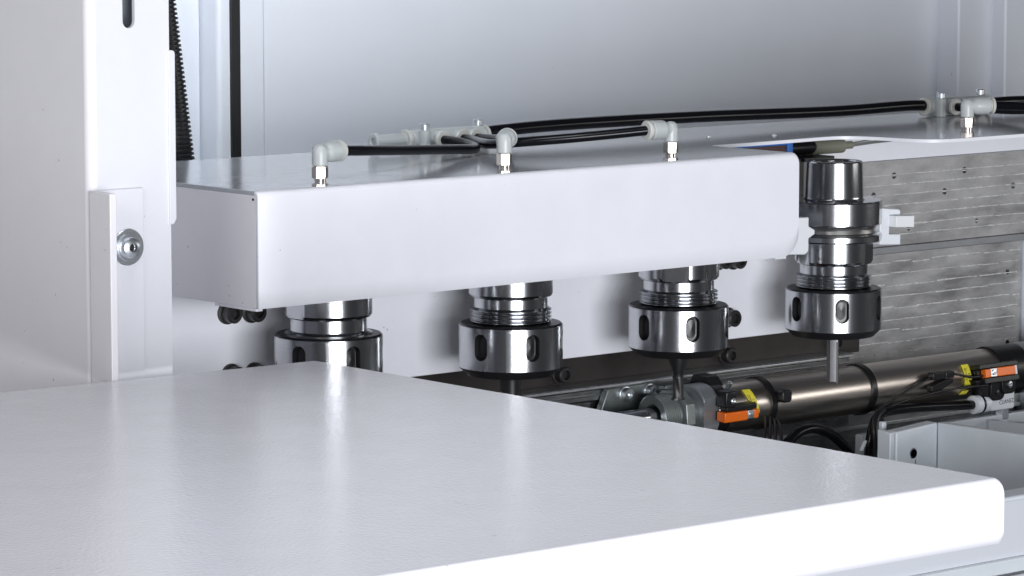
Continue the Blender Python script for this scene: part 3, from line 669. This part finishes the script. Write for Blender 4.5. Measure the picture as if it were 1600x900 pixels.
# right sensor
t2, bx2, o2, nrm2, tan2 = reed(470, 'orange reed sensor on a black clamp at the right end of the cylinder', -10, False)
obj('clamp_band', ring([(CR + .05, 476), (CR + 1.3, 476), (CR + 1.3, 504), (CR + .05, 504)], loc=(0, CY, CZ), axis=AX, segs=48), 'plastic_black', t2)
obj('sensor_holder', join(bx2(443, 482, 2.9, 6.4, .6, 9.6), bx2(447, 482, -7.5, -3.4, .6, 9.6), bx2(445, 481, -3.3, 2.8, .6, 5.0)), 'plastic_black', t2, bevel=.6)
s2 = obj('sensor_body', join(bx2(448.0, 453.6, -3.3, 2.6, 5.0, 9.8), bx2(460.0, 478.4, -3.3, 2.8, 5.0, 9.8)), 'orange_plastic', t2, bevel=.5)
obj('screw_plate', bx2(453.7, 459.9, -3.2, 2.7, 5.0, 9.4), 'zinc', s2, bevel=.3)
obj('screw', lathe([(1.9, 0), (1.9, .8), (0, 1.0)], o2 + Vector((456.8, 0, 0)) + nrm2 * 9.4, nrm2, 20), 'zinc', s2)
obj('end_plate', bx2(478.5, 480.0, -3.4, 2.9, 5.0, 9.9), 'white_plastic', t2, bevel=.2)
def lug(x0, x1, z0, z1, y0, y1):
    return prism([(a, b) for a, b in rrect(x0, x1, z0, z1, 4.5)], y0, y1, 'XZ')
obj('clamp_lug', lug(465, 479.5, -91.5, -77, 19, 38), 'plastic_black', t2, bevel=.6)
obj('clamp_lug', lug(455, 469.5, -95.5, -81, 20.5, 38), 'plastic_black', t2, bevel=.6)
obj('clamp_arm', prism([(440, -80.0), (478, -78.0), (478, -86), (462, -94), (450, -92)], 22, 34, 'XZ'), 'plastic_black', t2, bevel=.8)
obj('clamp_screw', lathe([(2.3, 0), (2.3, 1.0), (1.2, 1.2), (0, .6)], (472.5, 19, -85.0), (0, -1, 0), 24), 'zinc', t2)
obj('clamp_screw', lathe([(1.5, 0), (1.5, .8), (0, 1.0)], (461.5, 20.5, -89.5), (0, -1, 0), 20), 'steel_turned', t2)

# yellow marker flags
def wrap_label(x, xw, a0, a1, skew, r=CR + .35):
    V, F = [], []; n = 14
    for i in range(n + 1):
        a = R(a0 + (a1 - a0) * i / n); s = skew * i / n
        for xx in (x + s, x + xw + s):
            for rr in (r, r + .3): V.append((xx, CY - rr * math.cos(a), CZ + rr * math.sin(a)))
    for i in range(n):
        b = i * 4; q = b + 4
        F += [(b, b + 2, q + 2, q), (b + 1, q + 1, q + 3, b + 3), (b, q, q + 1, b + 1), (b + 2, b + 3, q + 3, q + 2)]
    F += [(0, 1, 3, 2), (n * 4, n * 4 + 2, n * 4 + 3, n * 4 + 1)]
    return V, F
def wrap_text(txt, x, amid, size, r, skew=0):
    V, F = text_geo(txt, size, .02); out = []
    for p, q, d in V:                       # the writing runs round the barrel
        a = R(amid) - p / r
        out.append((x + q + skew * (-p / 12), CY - (r + .36 + d) * math.cos(a), CZ + (r + .36 + d) * math.sin(a)))
    return out, F
l1 = thing('marker_label', 'yellow printed marker label beside the left orange sensor', 'label', (236, CY - CR, CZ), 'yellow marker labels')
obj('label_film', wrap_label(227.0, 6.8, 46, -10, 4.6), 'yellow_label', l1)
obj('lettering', wrap_text('2003', 230.6, 22, 3.1, CR + .35, -3.4), 'ink', l1)
obj('lettering', wrap_text('1431', 234.0, 13, 3.1, CR + .35, -3.4), 'ink', l1)
l2 = thing('marker_label', 'yellow printed marker label beside the right orange sensor', 'label', (425, CY - CR, CZ), 'yellow marker labels')
obj('label_film', wrap_label(435.5, 6.8, 36, -14, 1.0), 'yellow_label', l2)
obj('label_film', wrap_label(435.6, 6.8, -28, -38, -1.0), 'yellow_label', l2)
obj('lettering', wrap_text('SUARZ', 437.8, 12, 2.9, CR + .35), 'ink', l2)
obj('lettering', wrap_text('2003', 441.0, 6, 2.9, CR + .35), 'ink', l2)
# cable ties
def tie(x, label, head):
    t = thing('cable_tie', label, 'cable tie', (x, CY, CZ), 'black cable ties round the cylinder')
    obj('strap', band(x, 4.6, CR + 1.0), 'plastic_black', t)
    if head: obj('tie_head', prism(rrect(x + 3.6, x + 12.5, CZ + 2.2, CZ + 10.6, 2.5), CY - CR - 6.5, CY - CR + 1.0, 'XZ'), 'plastic_black', t, bevel=1)
    return t
tie(250.0, 'black cable tie with a square head, left one round the cylinder', True)
tie(345.0, 'black cable tie round the middle of the cylinder, holding cables', False)
# in-line connector and sensor lead
cn = thing('inline_connector', 'small black in-line cable connector on the front of the cylinder', 'connector', (395, 26, -78))
obj('connector_body', join(box(398, 411, 22.0, 27.5, -75.6, -70.6), box(411.2, 419.6, 22.2, 27.4, -75.4, -71.0)), 'plastic_black', cn, bevel=.7)
obj('connector_latch', prism([(397, -84), (403, -84.6), (419, -79), (419, -76.4), (411, -76.2), (397, -79.4)], 22.4, 27, 'XZ'), 'plastic_black', cn, bevel=.6)
tube('sensor_cable', [(448, 22, -77), (436, 22, -76.8), (424, 24, -74), (418, 25, -73.4)], .9, 'thin black lead from the right orange sensor to the connector', 'cable_black', 'cable', None, 10)
tube('sensor_cable', [(399, 25, -74), (376, 24, -80), (352, 20, -86), (338, 17, -91), (332, 16, -98)], .9, 'thin black lead from the connector down behind the cable tie', 'cable_black', 'cable', None, 10)
tube('sensor_cable', [(452, 22, -84), (420, 21, -83), (380, 20, -85), (350, 18, -89), (336, 16, -94)], .8, 'thin black lead stretched along the bottom of the cylinder', 'cable_black', 'cable', None, 10)

# white flow-control fitting at the right
fc = thing('flow_fitting', 'white air fitting block with black lettering under the right sensor', 'fitting', (475, 22, -106))
obj('fitting_block', prism(rrect(458, 482.5, -103.0, -84.0, 2.0), 23, 40, 'XZ'), 'white_plastic', fc, bevel=.8)
obj('fitting_sleeve', lathe([(5.2, 0), (6.4, .6), (6.4, 6), (5.4, 6.4), (5.4, 8.6), (6.2, 9), (6.2, 14)], (443, 27, -97.5), AX, 40), 'white_plastic', fc)
obj('sleeve_ring', lathe([(6.7, 0), (6.7, 1.2)], (449.6, 27, -97.5), AX, 40), 'plastic_black', fc)
obj('hex_stub', lathe([(5.4, 0), (5.4, 6.4), (4.6, 7.2)], (474, 28, -103), (0, 0, -1), 6), 'zinc', fc)
V, F = text_geo('CUANEZ', 5.2, .03)
obj('lettering', ([(474.0 + a * .72, 22.95 - d_, -97.6 + b * .8 + a * .03) for a, b, d_ in V], F), 'ink', fc)
tube('supply_hose', [(444, 27, -97.5), (420, 25, -95.5), (380, 22, -92.5), (350, 18, -91.5), (336, 14, -93), (327, 10, -98), (322, 8, -108), (320, 8, -125), (320, 10, -160)], 3.3, 'black air hose from the white fitting bending down at the cable tie', 'tube_black', 'hose')
tube('hose_loop', [(222, 8, -150), (232, 6, -112), (246, 5, -97), (262, 6, -93), (280, 8, -97), (296, 10, -106), (308, 12, -118), (316, 14, -150)], 3.3, 'black hose arching up behind the table edge, below the cylinder', 'tube_black', 'hose')
tube('cable_loop', [(322, 4, -150), (324, 3, -117), (330, 3, -107), (338, 4, -104), (345, 5, -107), (347, 6, -118), (347, 6, -150)], 1.7, 'thin black cable loop beside the grey casting', 'cable_black', 'cable', None, 14)
tube('flat_cable', [(338, 12, -88), (330, 9, -91), (325, 7, -98), (323.5, 5, -110), (323.5, 5, -150)], 2.6, 'black cable hanging down below the middle cable tie', 'cable_black', 'cable', None, 14)
for i in range(4):
    tube('sensor_lead', [(238 + i * 1.5, 22 - i * 2, -84 - i), (228 + i * 2.5, 12 - i * 2, -90), (216 + i * 3.4, 2 - i * 2, -100), (206 + i * 4, -4, -116)], 1.15, ('leftmost', 'second', 'third', 'rightmost')[i] + ' thin black lead in the bunch below the left orange sensor', 'cable_black', 'cable', 'leads below the left orange sensor', 10)
tag(obj('tie_tail', prism([(308.2, -112), (309.0, -112.4), (313.0, -106), (312.4, -105.6)], 2, 4.5, 'XZ'), 'white_plastic', base=(310, 3, -112)), 'short pale cable tie tail beside the hose arch', 'tie tail')
tag(obj('tie_knot', join(lathe([(3.2, 0), (4.0, 1.2), (4.0, 8), (3.0, 9)], (336, 14, -95.5), (.25, 0, -1), 16)), 'plastic_black', base=(336, 14, -104)), 'black cable tie knot below the hose bend', 'tie knot')

# ================================================================ painted casting at lower right
ct = thing('base_casting', 'grey painted open casting with a threaded hole at lower right', 'casting', (330, -60, -300))
obj('front_face', prism_holes([(286, -300), (324.8, -300), (324.8, -88.4), (286, -91.0)], [arc(302.6, -106.8, 3.4, 0, 345, 23)], -50, -40), 'casting_paint', ct, bevel=.9)
obj('threaded_hole', ring([(3.4, 0.2), (3.4, 9.9), (3.0, 9.9), (3.0, 0.2)], loc=(302.6, -50, -106.8), axis=(0, 1, 0), segs=24), 'steel_turned', ct)
obj('hole_back', lathe([(3.3, 9), (0, 9.2)], (302.6, -50, -106.8), (0, 1, 0), 24), 'hole_dark', ct)
obj('corner_strip', prism([(286.2, -49.2), (286.2, -300), (286.2, -300)][:0] + [(-48.6, -91.4), (-37.0, -90.0), (-37, -300), (-48.6, -300)], 281.5, 285.8, 'YZ'), 'casting_paint', ct, bevel=.8)
obj('back_strip', box(296, 300, -28, -24, -300, -88.0), 'casting_paint', ct, bevel=.8)
obj('side_wall', prism([(-49.9, -88.5), (-240, -87.0), (-240, -300), (-49.9, -300)], 324.9, 330, 'YZ'), 'casting_paint', ct, bevel=.6)
obj('far_wall', prism([(20, -108.0), (-200, -98.0), (-200, -300), (20, -300)], 452, 458, 'YZ'), 'casting_paint', ct, bevel=.9)
obj('back_wall', box(330.2, 800, 24, 30, -300, -106.5), 'casting_paint', ct, bevel=.9)
